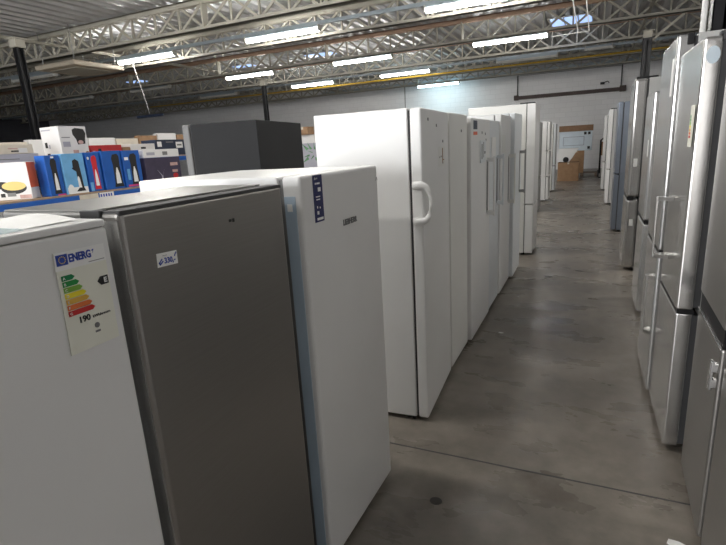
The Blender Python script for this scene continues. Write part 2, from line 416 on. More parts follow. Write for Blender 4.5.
# suspended empty sign frame
t = thing('sign_frame', 'thin white suspended sign frame near the top right', 'sign frame', (-0.4, 9.0, 3.15))
bm = bmesh.new(); tube(bm, [(-0.29, 0, 0.0), (0.255, 0, 0.01)], 0.008, 8); obj('bottom_bar', bm, 'white_warm', t)
bm = bmesh.new(); tube(bm, [(0.1, 0, 0.01), (0.0, 0, 0.5), (-0.1, 0, 1.77)], 0.009, 8); obj('hanger', bm, 'white_warm', t)
bm = bmesh.new(); tube(bm, [(0.255, 0, 0.01), (0.19, 0, 0.5), (0.1, 0, 1.77)], 0.008, 8); obj('hanger', bm, 'white_warm', t)

# ceiling heater cassette and drop cable in the dark left bay
t = thing('ceiling_heater', 'flat beige ceiling unit hanging left of the lit lamps', 'air unit', (-12.5, 9.8, 4.0))
bm = bmesh.new(); bx(bm, -0.75, 0.75, -0.75, 0.75, 0, 0.12, 0.03); obj('casing', bm, 'heater', t)
bm = bmesh.new(); bx(bm, -0.5, 0.5, -0.5, 0.5, -0.02, 0.0, 0.005); obj('grille', bm, 'truss', t)
for sx in (-0.6, 0.6):
    for sy in (-0.6, 0.6):
        bm = bmesh.new(); tube(bm, [(sx, sy, 0.1), (sx, sy, 0.95)], 0.012, 6); obj('hanger_rod', bm, 'post_grey', t)
bm = bmesh.new(); tube(bm, [(-11.9, 11.0, 4.265), (-11.8, 11.05, 3.7), (-11.62, 11.0, 3.2), (-11.55, 11.0, 2.86)], 0.012, 8)
tag(obj('drop_cable', bm, 'mid_grey'), 'thin grey cable hanging from the leftmost lit tube light', 'cable')
t = thing('hanging_sign', 'narrow blue sign hanging on a thin cable above the boxes', 'sign', (-11.55, 11.0, 2.78))
bm = bmesh.new(); bx(bm, -0.5, 0.5, -0.02, 0.02, 0, 0.07, 0.005); obj('panel', bm, 'box_navy', t)

# ------------------------------------------------------------------ fridges
def d_handle(bm, x, y, z0, z1, out, dy=0.0, r=0.016):
    """rounded loop handle standing off the door"""
    zc = (z0 + z1) / 2; h = (z1 - z0) / 2; pts = []
    pts.append((x, y, z1 - 0.018)); pts.append((x + out * 0.45, y, z1 - 0.017))
    for k in range(9):
        a = math.pi / 2 - math.pi * k / 8
        pts.append((x + out * 0.55 + out * 0.45 * math.cos(a), y, zc + (h - 0.018) * math.sin(a) * (0.9 + 0.1 * abs(math.sin(a)))))
    pts.append((x + out * 0.45, y, z0 + 0.017)); pts.append((x, y, z0 + 0.018))
    rr = [r * 1.35] * 2 + [r * 1.25, r * 1.1, r * .95, r * .82, r * .8, r * .82, r * .95, r * 1.1, r * 1.25] + [r * 1.35] * 2
    tube(bm, pts, rr, 12, sx=0.8)

def bar_handle(bm, x, y, z0, z1, out, w=0.030, post=0.035, t=0.014):
    bx(bm, x + out - t, x + out, y - w / 2, y + w / 2, z0, z1, 0.004)
    for z in (z0 + 0.01, z1 - post - 0.01): bx(bm, x - 0.001, x + out - t / 2, y - w / 2, y + w / 2, z, z + post, 0.003)

def plate_handle(bm, x, y, z0, z1, out, w=0.03):
    """flat blade handle held by wide flared brackets"""
    bx(bm, x + out - 0.014, x + out, y - w / 2, y + w / 2, z0, z1, 0.004)
    for z in (z0, z1 - 0.02):
        plate(bm, [(x - 0.001, y - w * 1.6), (x + out - 0.012, y - w * 0.55), (x + out - 0.012, y + w * 0.55), (x - 0.001, y + w * 1.6)], z, 0.02, axis='z')

def fridge(name, label, cat, xf, y0, y1, h, depth, face=1, door_t=0.07, doors=None, body='white', door='white', gap=0.012,
           gasket='gasket', gap_z=0.006, rz=0.0, rnd=0.006, door_rnd=0.01, feet=True, handles=(), group=None, top=None, hinge=None, z0=0.03):
    """local frame: front of the door at +depth/2, body behind, width along y, origin on the floor"""
    w = y1 - y0
    t = thing(name, label, cat, (xf - face * depth / 2, (y0 + y1) / 2, 0), (0 if face > 0 else math.pi) + rz, group)
    fx = depth / 2
    bm = bmesh.new(); bx(bm, -fx, fx - door_t - gap, -w / 2, w / 2, z0, h, rnd, 2); obj('body', bm, body, t)
    if top:
        bm = bmesh.new(); bx(bm, -fx + 0.004, fx - door_t - gap - 0.004, -w / 2 + 0.004, w / 2 - 0.004, h, h + 0.004, 0.001); obj('top_panel', bm, top, t)
    dl = []
    for i, (a, b) in enumerate(doors or [(z0, h)]):
        bm = bmesh.new(); bx(bm, fx - door_t, fx, -w / 2, w / 2, a, b, door_rnd, 3); d = obj('door', bm, door, t); dl.append(d)
        bm = bmesh.new(); bx(bm, fx - door_t - gap - 0.001, fx - door_t + 0.002, -w / 2 + 0.012, w / 2 - 0.012, a + 0.012, b - 0.012); obj('gasket', bm, gasket, d)
    for (di, kind, y, a, b, out, m) in handles:
        bm = bmesh.new()
        {'d': d_handle, 'bar': bar_handle, 'plate': plate_handle}[kind](bm, fx - (0.052 if kind == 'd' else 0), y, a, b, out)
        obj('handle', bm, m, dl[di])
        if kind == 'bar' and out > 0.045:
            bm = bmesh.new(); bx(bm, fx - 0.002, fx + 0.0012, y - 0.035, y + 0.035, a + 0.03, b - 0.03, 0.0005); obj('recess_shade', bm, 'gasket_grey', dl[di], label='grey plate painted as finger recess shade behind the handle')  # flat grey plate colours in the recess shade behind the bar
    if feet:
        for sx in (-fx + 0.06, fx - 0.13):
            for sy in (-w / 2 + 0.05, w / 2 - 0.05):
                bm = bmesh.new(); tube(bm, [(sx, sy, 0), (sx, sy, z0 + 0.004)], 0.022, 10); obj('foot', bm, 'black', t)
        bm = bmesh.new(); bx(bm, fx - door_t - gap - 0.03, fx - door_t - gap - 0.012, -w / 2 + 0.01, w / 2 - 0.01, 0.004, z0 + 0.002); obj('plinth', bm, 'black', t)
    for (y, m) in (hinge or ()):
        bm = bmesh.new(); bx(bm, fx - door_t - 0.10, fx - 0.015, y - 0.025, y + 0.025, h - 0.002, h + 0.022, 0.006); obj('hinge_cover', bm, m, t)
    t['fx'] = fx
    return t, fx, w, dl

def toL(t, y): return y - t.location.y      # world y to local y for a thing whose front faces +x

# --- white fridge with the energy label (front left)
W, fx, w, dl = fridge('refrigerator', 'white refrigerator with a colour energy label, at the left edge', 'fridge', -0.87, 0.072, 0.674, 1.53, 0.60,
                  door_t=0.055, doors=[(0.03, 1.524)], gasket='gasket_grey', door_rnd=0.006)
bm = bmesh.new(); bx(bm, -fx, fx - 0.001, -w / 2, w / 2, 1.5255, 1.54, 0.004, 2); obj('worktop', bm, 'white', W)
# remove clash: the body ends under the worktop
for ch in W.children:
    if ch.name.startswith('body'):
        for v in ch.data.vertices:
            if v.co.z > 1.45: v.co.z -= 0.0055
yl = lambda y: y - W.location.y
bm = bmesh.new(); plate(bm, [(yl(.550), 1.300), (yl(.655), 1.300), (yl(.658), 1.492), (yl(.556), 1.494)], fx + 0.0005, 0.002)
lab = obj('energy_label', bm, 'label_cream', W, label='cream energy label with coloured arrows')
bm = bmesh.new(); plate(bm, [(yl(.553), 1.461), (yl(.658), 1.461), (yl(.658), 1.494), (yl(.556), 1.494)], fx + 0.0026, 0.0003)
obj('header', bm, 'paper', lab)
X1 = fx + 0.003
bm = bmesh.new(); plate(bm, [(yl(.5575), 1.470), (yl(.5795), 1.470), (yl(.580), 1.490), (yl(.558), 1.490)], X1, 0.0005, 0)
for k in range(12):
    a = 2 * math.pi * k / 12; plate(bm, disc(5, yl(.569) + 0.0062 * math.cos(a), 1.480 + 0.0062 * math.sin(a), 0.0011), X1 + 0.0005, 0.0003, 1)
obj('flag', bm, ['eu_blue', 'eu_yellow'], lab)
bm = bmesh.new(); text_mesh('ENERG', 0.0205, face_x(X1 + 0.0006, yl(.5815), 1.4735), bm, bold=0.0006, sx=0.72)
plate(bm, [(yl(.630), 1.4845), (yl(.6325), 1.4845), (yl(.6315), 1.480), (yl(.6345), 1.4875), (yl(.6315), 1.4875)][::-1], X1, 0.0006)
obj('lettering', bm, 'eu_blue', lab)
bm = bmesh.new(); wd = [.020, .027, .0315, .037, .041, .045, .049]
for k in range(7):
    zc = 1.446 - k * 0.0113; y_ = yl(.5605); hh = 0.0049
    plate(bm, [(y_, zc - hh), (y_ + wd[k], zc - hh), (y_ + wd[k] + 0.006, zc), (y_ + wd[k], zc + hh), (y_, zc + hh)], X1, 0.0006, k)
obj('rating_arrows', bm, ['arrow%d' % k for k in range(7)], lab)
bm = bmesh.new()
for k, ch in enumerate('ABCDEFG'): text_mesh(ch, 0.0072, face_x(X1 + 0.0012, yl(.5625), 1.4435 - k * 0.0113), bm)
text_mesh('E', 0.0135, face_x(X1 + 0.0012, yl(.6435), 1.4185), bm, bold=0.0004)
obj('arrow_letters', bm, 'paper', lab)
bm = bmesh.new(); plate(bm, [(yl(.630), 1.423), (yl(.637), 1.4315), (yl(.654), 1.4315), (yl(.654), 1.4145), (yl(.637), 1.4145)], X1, 0.0006)
obj('class_arrow', bm, 'ink', lab)
bm = bmesh.new(); text_mesh('190', 0.0165, face_x(X1, yl(.577), 1.3555), bm, bold=0.0005); text_mesh('kWh/annum', 0.0078, face_x(X1, yl(.6065), 1.3565), bm)
obj('consumption_text', bm, 'ink', lab); bm = bmesh.new(); plate(bm, [(yl(.620), 1.4645), (yl(.654), 1.4645), (yl(.654), 1.4658), (yl(.620), 1.4658)], X1, 0.0004)
obj('fine_print', bm, 'ink_grey', lab)
bm = bmesh.new()
ring = disc(16, yl(.612), 1.340, 0.0055); plate(bm, ring, X1, 0.0004)
plate(bm, [(yl(.606), 1.326), (yl(.617), 1.326), (yl(.617), 1.330), (yl(.606), 1.330)], X1, 0.0004)
obj('pictograms', bm, 'ink_grey', lab)
# paper and film lying on its top
bm = bmesh.new()
for (pts, z) in (([(-1.36, 0.25), (-0.90, 0.15), (-0.90, 0.535), (-1.12, 0.60), (-1.36, 0.58)], 1.5402),):
    plate(bm, pts, z, 0.0006, axis='z')
tag(obj('plastic_film', bm, 'film_pale'), 'pale blue plastic film lying on the white fridge top', 'film')
bm = bmesh.new(); n = 8
g = [[bm.verts.new((-1.15 + 0.24 * i / n, 0.545 + 0.10 * j / 3, 1.5415 + 0.012 * max(0, math.sin(i / n * 3.0)) * (j / 3))) for j in range(4)] for i in range(n + 1)]
for i in range(n):
    for j in range(3): bm.faces.new((g[i][j], g[i + 1][j], g[i + 1][j + 1], g[i][j + 1]))
o = obj('paper_sheet', bm, 'paper'); so = o.modifiers.new('s', 'SOLIDIFY'); so.thickness = 0.0006
tag(o, 'curled white paper sheet on the white fridge top at far left', 'paper')

# --- steel fridge with a price sticker
S, fx, w, dl = fridge('refrigerator', 'dark brushed steel refrigerator with a small price sticker, second from left', 'fridge', -0.87, 0.705, 1.302, 1.548, 0.385,
                  door_t=0.06, body='steel_top', door='steel_dark', door_rnd=0.012, top='steel_top')
yl = lambda y: y - S.location.y
bm = bmesh.new(); bx(bm, fx - 0.06, fx - 0.003, yl(.702), yl(.7045), 0.05, 1.53); obj('edge_trim', bm, 'steel_pale', dl[0], label='pale steel door edge')
bm = bmesh.new(); bx(bm, fx - 0.05, fx - 0.0005, -w / 2 + 0.004, w / 2 - 0.001, 1.539, 1.5495, 0.002); obj('top_cap', bm, 'gasket', dl[0], label='dark plastic cap along the door top')
rot = math.radians(-3); u = lambda a, b: (yl(.8135) + a * math.cos(rot) - b * math.sin(rot), 1.4265 + a * math.sin(rot) + b * math.cos(rot))
bm = bmesh.new(); plate(bm, [u(-.030, -.0155), u(.030, -.0155), u(.030, .0155), u(-.030, .0155)], fx + 0.0002, 0.0008)
st = obj('price_sticker', bm, 'paper', S, label='white sticker with a blue handwritten price')
bm = bmesh.new(); p = u(-.010, -.009); text_mesh('330,-', 0.018, face_x(fx + 0.0012, p[0], p[1], rot), bm, bold=0.0004, sx=0.9)
for a, b in (((-.026, -.008), (-.016, .002)), ((-.024, -.011), (-.013, -.003)), ((.021, .003), (.027, .012)), ((-.026, -.005), (-.022, -.010))):
    p, q = u(*a), u(*b); d = Vector((q[0] - p[0], q[1] - p[1])).normalized() * 0.0014; nn = (-d.y, d.x)
    plate(bm, [(p[0] - nn[0], p[1] - nn[1]), (q[0] - nn[0], q[1] - nn[1]), (q[0] + nn[0], q[1] + nn[1]), (p[0] + nn[0], p[1] + nn[1])], fx + 0.0011, 0.0005)
obj('lettering', bm, 'pen_blue', st)
bm = bmesh.new(); p = u(-.014, .0085); text_mesh('......', 0.010, face_x(fx + 0.0012, p[0], p[1], rot), bm)
obj('small_print', bm, 'ink_grey', st)
bm = bmesh.new(); plate(bm, [(yl(1.040), 1.474), (yl(1.050), 1.474), (yl(1.050), 1.481), (yl(1.040), 1.481)], fx + 0.0002, 0.001)
plate(bm, [(yl(1.054), 1.472), (yl(1.062), 1.472), (yl(1.062), 1.4815), (yl(1.054), 1.4815)], fx + 0.0002, 0.001); obj('emblem', bm, 'ink', S)
bm = bmesh.new(); bx(bm, fx - 0.11, fx - 0.05, -w / 2 - 0.004, -w / 2 + 0.02, 1.50, 1.551, 0.002); obj('hinge_cover', bm, 'gasket', S)

# --- white low freezer with navy label strip
Lf, fx, w, dl = fridge('upright_freezer', 'white upright freezer with a navy label strip and grey front logo', 'freezer', -0.860, 1.412, 2.042, 1.566, 0.74,
                  door_t=0.073, gap=0.016, gasket='gasket_grey', door_rnd=0.012, rz=math.radians(-1.0), z0=0.03)
yl = lambda y: y - Lf.location.y
bm = bmesh.new(); plate(bm, [(yl(1.489), 1.400), (yl(1.551), 1.400), (yl(1.553), 1.562), (yl(1.491), 1.562)], fx + 0.0004, 0.0012)
st = obj('front_strip', bm, 'navy', Lf, label='navy label strip with white print')
bm = bmesh.new()
text_mesh('A++', 0.012, face_x(fx + 0.0018, yl(1.500), 1.546), bm)
for (a, b, c, d) in ((1.503, 1.509, 1.530, 1.5365), (1.513, 1.535, 1.530, 1.536), (1.520, 1.539, 1.505, 1.519), (1.503, 1.532, 1.486, 1.490), (1.505, 1.53, 1.476, 1.480),
                     (1.506, 1.512, 1.448, 1.456), (1.524, 1.530, 1.446, 1.452), (1.505, 1.518, 1.426, 1.438), (1.502, 1.544, 1.406, 1.415)):
    plate(bm, [(yl(a), c), (yl(b), c), (yl(b), d), (yl(a), d)], fx + 0.0016, 0.0006)
obj('print', bm, 'paper', st)
bm = bmesh.new(); text_mesh('LIEBHERR', 0.030, face_x(fx + 0.0006, yl(1.694), 1.357), bm, bold=0.0012, ext=0.0012, sx=0.92)
obj('logo', bm, 'logo', Lf)
bm = bmesh.new()
for a, b in (((2.020, 1.500), (2.028, 1.516)), ((2.028, 1.516), (2.036, 1.500)), ((2.023, 1.504), (2.033, 1.504))):
    plate(bm, [(yl(a[0]) - .0015, a[1]), (yl(b[0]) - .0015, b[1]), (yl(b[0]) + .0015, b[1] + .0001), (yl(a[0]) + .0015, a[1] + .0001)], fx + 0.0004, 0.0008)
obj('emblem', bm, 'ink_grey', Lf)
bm = bmesh.new(); bx(bm, fx - 0.066, fx - 0.022, -w / 2 - 0.0035, -w / 2 - 0.0005, 0.06, 1.50, 0.001); obj('protective_film', bm, 'film', Lf, label='bluish film strip on the door edge')
bm = bmesh.new(); bx(bm, fx - 0.055, fx - 0.035, -w / 2 - 0.005, -w / 2 - 0.003, 1.45, 1.475, 0.0005); obj('film_tab', bm, 'paper', Lf)
bm = bmesh.new(); bx(bm, -0.01, 0.075, -w / 2 - 0.001, -w / 2 + 0.004, 1.529, 1.537, 0.002); obj('side_grip', bm, 'ink_grey', Lf)

# --- tall white freezer with D handle
T1, fx, w, dl = fridge('upright_freezer', 'tall white upright freezer with a white loop handle', 'freezer', -0.840, 2.558, 3.252, 1.828, 0.62,
                   door_t=0.062, gap=0.012, door_rnd=0.010, rz=math.radians(3.2), z0=0.028,
                   handles=[(0, 'd', -0.3465 - 0.012, 1.215, 1.445, 0.10, 'white')])
bm = bmesh.new()
for y, z in ((-.20, 1.771), (0.0, 1.742), (.17, 1.651)): plate(bm, disc(10, y, z, 0.009), fx + 0.0002, 0.003)
obj('screw_plug', bm, 'ink_grey', T1)
bm = bmesh.new(); plate(bm, [(0.05, 1.50), (0.24, 1.50), (0.24, 1.62), (0.05, 1.62)], fx + 0.0002, 0.0006); cs = obj('clear_sticker', bm, 'white_warm', T1)
bm = bmesh.new()
for (a, b, c, d, mi) in ((.15, .17, 1.52, 1.61, 0), (.11, .13, 1.555, 1.565, 1), (.07, .09, 1.553, 1.561, 1), (.17, .20, 1.535, 1.542, 0), (.155, .175, 1.515, 1.528, 1)):
    plate(bm, [(a, c), (b, c), (b, d), (a, d)], fx + 0.0008, 0.0006, mi)
obj('sticker_print', bm, ['cardboard', 'ink_grey'], cs)

T2, fx, w, dl = fridge('upright_freezer', 'plain white upright freezer right behind the one with the loop handle', 'freezer', -0.860, 3.30, 3.81, 1.83, 0.60, door_t=0.065, body='white_warm', door='white_warm')
bm = bmesh.new(); plate(bm, disc(10, 0.07, 1.714, 0.010), fx + 0.0002, 0.003); obj('screw_plug', bm, 'ink_grey', T2)
T3, fx, w, dl = fridge('refrigerator', 'white refrigerator with a black square and an orange sticker near its top', 'fridge', -0.836, 3.845, 4.61, 1.81, 0.62, door_t=0.072, gasket='gasket_grey',
                   handles=[(0, 'bar', 0.27, 0.98, 1.50, 0.066, 'white')])
yl = lambda y: y - T3.location.y
bm = bmesh.new(); plate(bm, [(yl(3.92), 1.725), (yl(4.06), 1.725), (yl(4.06), 1.79), (yl(3.92), 1.79)], fx + 0.0003, 0.001); obj('display_sticker', bm, 'box_navy', T3)
bm = bmesh.new(); plate(bm, [(yl(3.92), 1.683), (yl(4.06), 1.683), (yl(4.06), 1.708), (yl(3.92), 1.708)], fx + 0.0003, 0.001); obj('warning_sticker', bm, 'box_orange', T3, label='orange warning sticker')
bm = bmesh.new()
for y, z in ((0.02, 1.70), (0.16, 1.69), (0.19, 1.64)): plate(bm, disc(8, y, z, 0.011), fx + 0.0002, 0.003)
obj('screw_plug', bm, 'ink_grey', T3)
bm = bmesh.new(); bx(bm, fx + 0.0005, fx + 0.012, yl(4.16), yl(4.36), 1.46, 1.64, 0.003); mb = obj('manual_bag', bm, 'white_cool', T3, label='clear bag of papers taped to the door')
bm = bmesh.new()
for (a, b, c, d) in ((4.18, 4.21, 1.49, 1.61), (4.25, 4.27, 1.50, 1.625), (4.29, 4.34, 1.53, 1.55)): plate(bm, [(yl(a), c), (yl(b), c), (yl(b), d), (yl(a), d)], fx + 0.012, 0.001)
obj('print', bm, 'ink_grey', mb)
T4, fx, w, dl = fridge('refrigerator', 'white refrigerator with a bar handle, fourth upright behind the low freezer', 'fridge', -0.845, 4.66, 5.16, 1.81, 0.60, door_t=0.06, body='white_cool', door='white_cool', gasket='gasket_grey',
                   handles=[(0, 'bar', 0.14, 1.0, 1.50, 0.066, 'white_cool')])
bm = bmesh.new(); bx(bm, fx + 0.0005, fx + 0.01, -.18, 0.0, 1.48, 1.66, 0.003); obj('manual_bag', bm, 'paper', T4, label='clear bag of papers taped to the door')
T5, fx, w, dl = fridge('refrigerator', 'white refrigerator slightly taller than its neighbour, with open bar handle', 'fridge', -0.835, 5.20, 5.86, 1.875, 0.60, door_t=0.06, gasket='gasket_grey',
                   handles=[(0, 'bar', 0.20, 0.93, 1.48, 0.075, 'white_warm')])
bm = bmesh.new(); bx(bm, fx + 0.0005, fx + 0.006, -.25, -0.06, 1.5, 1.68, 0.002); obj('manual_bag', bm, 'white_warm', T5, label='folded papers taped to the door')
T6, fx, w, dl = fridge('refrigerator', 'white refrigerator with steel bar handle just before the tallest white one', 'fridge', -0.80, 5.92, 6.52, 1.91, 0.60, door_t=0.06, body='white_cool', door='white_cool', gasket='gasket_grey',
                   handles=[(0, 'bar', 0.15, 0.98, 1.50, 0.07, 'mid_grey')])
T7, fx, w, dl = fridge('fridge_freezer', 'tallest white fridge standing out at the far end of the left row', 'fridge', -0.715, 7.25, 7.86, 2.07, 0.90, door_t=0.11, body='white_warm', door='white', gasket='gasket_grey',
                   doors=[(0.03, 0.72), (0.73, 2.07)], hinge=[(-0.25, 'gasket')])
fridge('fridge_freezer', 'narrow dark-edged fridge-freezer behind the tallest white fridge', 'fridge', -1.05, 11.6, 12.2, 1.93, 0.6, door_t=0.06, body='mid_grey', door='grey_side', doors=[(0.03, 0.75), (0.765, 1.93)])
fridge('fridge_freezer', 'white fridge-freezer with dark door gap, nearer of the last two on the left', 'fridge', -0.99, 13.55, 14.15, 1.97, 0.66, door_t=0.06, doors=[(0.05, 0.62), (0.65, 1.25), (1.28, 1.97)])
fridge('fridge_freezer', 'white fridge-freezer furthest back on the left, near the cardboard boxes', 'fridge', -1.0, 15.9, 16.5, 1.95, 0.6, door_t=0.06, doors=[(0.05, 0.75), (0.78, 1.95)], body='white_warm', door='white_cool')

# --- anthracite fridge turned away
K, fx, w, dl = fridge('refrigerator', 'anthracite fridge with pale door edge, turned away, in front of the boxes', 'fridge', -2.3, 2.665, 3.445, 1.85, 0.545, face=-1, door_t=0.055, body='anthracite', door='dull_silver', rz=math.radians(10), rnd=0.004)
K.location.x, K.location.y = -2.293, 3.055

# --- right-hand row
A_, fx, w, dl = fridge('fridge_freezer', 'dark steel fridge-freezer at the lower right edge, nearest the camera', 'fridge', 0.475, 1.40, 2.03, 1.86, 0.64, face=-1, door_t=0.07, body='mid_grey', door='steel_dark', doors=[(0.03, 0.80), (0.83, 1.86)])
Cf, fx, w, dl = fridge('fridge_freezer', 'dark steel fridge-freezer with wide black door gap, second from the camera on the right', 'fridge', 0.474, 2.05, 2.58, 2.02, 0.64, face=-1, door_t=0.075, body='mid_grey', door='steel_dark', doors=[(0.03, 0.852), (0.925, 2.02)], rz=math.radians(-1.5),
                   handles=[(0, 'bar', 0.243, 0.68, 0.80, 0.025, 'chrome')])
bm = bmesh.new(); bx(bm, fx - 0.07, fx - 0.006, -w / 2 + 0.006, w / 2 - 0.006, 0.851, 0.926); obj('grip_channel', bm, 'black', Cf, label='black grip channel between the doors')
bm = bmesh.new(); bx(bm, fx - 0.004, fx + 0.003, -w / 2 + 0.004, w / 2 - 0.004, 0.846, 0.853, 0.001); obj('edge_trim', bm, 'chrome', Cf)
B, fx, w, dl = fridge('fridge_freezer', 'steel fridge-freezer with two blade handles, pale disc sticker on its door edge', 'fridge', 0.408, 2.722, 3.285, 2.02, 0.66, face=-1, door_t=0.07, gap=0.03, body='grey_side', door='steel', doors=[(0.035, 0.768), (0.785, 2.02)],
                   gasket='gasket', rz=math.radians(1.0), z0=0.035,
                   handles=[(1, 'plate', -0.13, 0.955, 1.292, 0.078, 'steel')])
bm = bmesh.new(); bx(bm, fx - 0.12, fx - 0.07, w / 2 - 0.06, w / 2 + 0.002, 2.0, 2.035, 0.004); bx(bm, fx - 0.17, fx - 0.06, w / 2 - 0.05, w / 2 - 0.01, 2.022, 2.04, 0.004); obj('hinge_cover', bm, 'gasket', B)
bm = bmesh.new(); bx(bm, fx - 0.075, fx - 0.004, -w / 2 + 0.004, w / 2 - 0.001, 0.765, 0.787); obj('grip_channel', bm, 'black', B, label='black gap between the two doors')
bm = bmesh.new(); plate(bm, [(fx - 0.038 + 0.026 * math.cos(k * math.pi / 8), 1.945 + 0.036 * math.sin(k * math.pi / 8)) for k in range(16)], w / 2 + 0.0003, 0.001, axis='y'); obj('disc_sticker', bm, 'appliance_blue', B, label='pale blue round sticker')
bm = bmesh.new(); plate(bm, [(w / 2 - 0.115, 1.56), (w / 2 - 0.03, 1.56), (w / 2 - 0.02, 1.745), (w / 2 - 0.105, 1.745)], fx + 0.004, 0.002); el = obj('energy_label', bm, 'label_cream', B, label='cream energy label seen edge on')
bm = bmesh.new()
for k in range(7): plate(bm, [(w / 2 - 0.10, 1.60 + k * 0.015), (w / 2 - 0.06 - k * 0.003, 1.60 + k * 0.015), (w / 2 - 0.06 - k * 0.003, 1.611 + k * 0.015), (w / 2 - 0.10, 1.611 + k * 0.015)], fx + 0.006, 0.0006, 6 - k)
obj('rating_arrows', bm, ['arrow%d' % k for k in range(7)], el)
D, fx, w, dl = fridge('fridge_freezer', 'tall pale steel fridge-freezer with black hinge block on its top corner', 'fridge', 0.385, 3.335, 3.985, 2.13, 0.66, face=-1, door_t=0.08, gap=0.015, body='grey_side', door='steel_pale', doors=[(0.035, 0.925), (0.945, 2.13)], rnd=0.005,
                  handles=[(0, 'plate', 0.24, 0.40, 0.775, 0.045, 'steel')], door_rnd=0.014)
bm = bmesh.new(); bx(bm, fx - 0.078, fx - 0.045, w / 2 - 0.05, w / 2 + 0.004, 2.075, 2.134, 0.004); obj('hinge_block', bm, 'black', D)
bm = bmesh.new(); plate(bm, [(w / 2 - 0.12, 1.82), (w / 2 - 0.05, 1.82), (w / 2 - 0.05, 2.02), (w / 2 - 0.12, 2.02)], fx + 0.0005, 0.0015); obj('front_strip', bm, 'paper', D)  # white strip on the upper door front
E_, fx, w, dl = fridge('fridge_freezer', 'steel fridge-freezer with small white door sticker, third upright on the right', 'fridge', 0.435, 4.92, 5.52, 1.95, 0.66, face=-1, door_t=0.08, body='grey_side', door='steel_pale', doors=[(0.035, 0.85), (0.872, 1.95)], door_rnd=0.02)
bm = bmesh.new(); plate(bm, [(w / 2 - 0.16, 1.42), (w / 2 - 0.10, 1.42), (w / 2 - 0.10, 1.56), (w / 2 - 0.16, 1.56)], fx + 0.0004, 0.001); obj('sticker', bm, 'paper', E_)
bm = bmesh.new(); plate(bm, [(fx - 0.14, 1.55), (fx - 0.105, 1.55), (fx - 0.105, 1.78), (fx - 0.14, 1.78)], w / 2 + 0.0004, 0.001, axis='y'); obj('side_label', bm, 'paper', E_)
F, fx, w, dl = fridge('fridge_freezer', 'tallest grey fridge-freezer on the right with two white door stickers', 'fridge', 0.39, 6.60, 7.25, 2.20, 0.72, face=-1, door_t=0.13, body='grey_side', door='steel', doors=[(0.035, 0.865), (0.89, 2.20)], door_rnd=0.03,
                  hinge=[(0.27, 'black')])
for a, b in ((1.24, 1.33), (0.55, 0.63)):
    bm = bmesh.new(); plate(bm, [(fx - 0.085, a), (fx - 0.045, a), (fx - 0.045, b), (fx - 0.085, b)], w / 2 + 0.0004, 0.001, axis='y'); obj('sticker', bm, 'paper', F)
for T_, za, zb in ((D, 0.921, 0.949), (E_, 0.846, 0.876), (F, 0.860, 0.895)):
    q = T_['fx']; hw = max(v.co.y for v in T_.children[0].data.vertices)
    bm = bmesh.new(); bx(bm, q - 0.075, q - 0.006, -hw + 0.006, hw - 0.001, za, zb); obj('grip_channel', bm, 'black', T_, label='black gap between the two doors')
G3, fx, w, dl = fridge('fridge_freezer', 'bluish grey fridge-freezer beyond the tallest grey one on the right', 'fridge', 0.345, 9.3, 9.95, 2.10, 0.66, face=-1, door_t=0.07, body='blue_steel', door='blue_steel', doors=[(0.035, 0.95), (0.97, 2.10)])
bm = bmesh.new(); plate(bm, [(0.05, 0.99), (0.16, 0.99), (0.16, 1.05), (0.05, 1.05)], fx + 0.0004, 0.001); plate(bm, [(0.05, 0.88), (0.16, 0.88), (0.16, 0.93), (0.05, 0.93)], fx + 0.0004, 0.001); obj('sticker', bm, 'paper', G3)
fridge('fridge_freezer', 'white-edged fridge-freezer with black top hinge, second last on the right', 'fridge', 0.31, 12.9, 13.5, 2.13, 0.6, face=-1, door_t=0.07, body='grey_side', door='white', doors=[(0.035, 0.8), (0.82, 2.13)], hinge=[(0.25, 'black')])
fridge('fridge_freezer', 'white fridge-freezer at the far end of the right row', 'fridge', 0.27, 16.2, 16.8, 2.10, 0.6, face=-1, door_t=0.07, body='white', door='white', doors=[(0.035, 0.8), (0.82, 2.10)])

# ------------------------------------------------------------------ far end: boxes, pallet, boxed cooker
t = thing('pallet', 'low timber pallet on the floor at the end of the aisle', 'pallet', (-0.35, 21.9, 0))
for k in range(5):
    bm = bmesh.new(); bx(bm, -0.6, 0.6, -0.4 + k * 0.18, -0.28 + k * 0.18, 0.12, 0.14, 0.003); obj('deck_board', bm, 'pallet', t)
for k in (-0.52, 0, 0.52):
    bm = bmesh.new(); bx(bm, k - 0.06, k + 0.06, -0.4, 0.44, 0, 0.12, 0.003); obj('stringer', bm, 'pallet', t)
def carton(name, label, cat, x0, x1, y0, y1, z0, z1, m, rz=0, group=None, flaps=True, tape=None):
    t = thing(name, label, cat, ((x0 + x1) / 2, (y0 + y1) / 2, z0), rz, group); a, b, h = (x1 - x0) / 2, (y1 - y0) / 2, z1 - z0
    bm = bmesh.new(); bx(bm, -a, a, -b, b, 0, h, 0.004); obj('carton', bm, m, t)
    if flaps:
        bm = bmesh.new(); bx(bm, -0.03, 0.03, -b - 0.001, b + 0.001, h - 0.06, h + 0.001); obj('tape', bm, tape or 'cream_card', t)
    return t
carton('cardboard_box', 'open brown cardboard box on the floor under the white cooker hood', 'box', -1.12, -0.42, 19.5, 20.1, 0.0, 0.66, 'cardboard')
carton('cardboard_box', 'tall brown cardboard box standing on the pallet', 'box', -0.85, -0.30, 21.6, 22.2, 0.142, 0.99, 'cardboard')
t = thing('boxed_cooker', 'pale blue grey appliance under a cardboard cover at the end of the aisle', 'appliance', (-0.62, 21.9, 0.992))
bm = bmesh.new(); bx(bm, -0.60, 0.58, -0.3, 0.3, 0, 0.74, 0.012); obj('body', bm, 'appliance_blue', t)
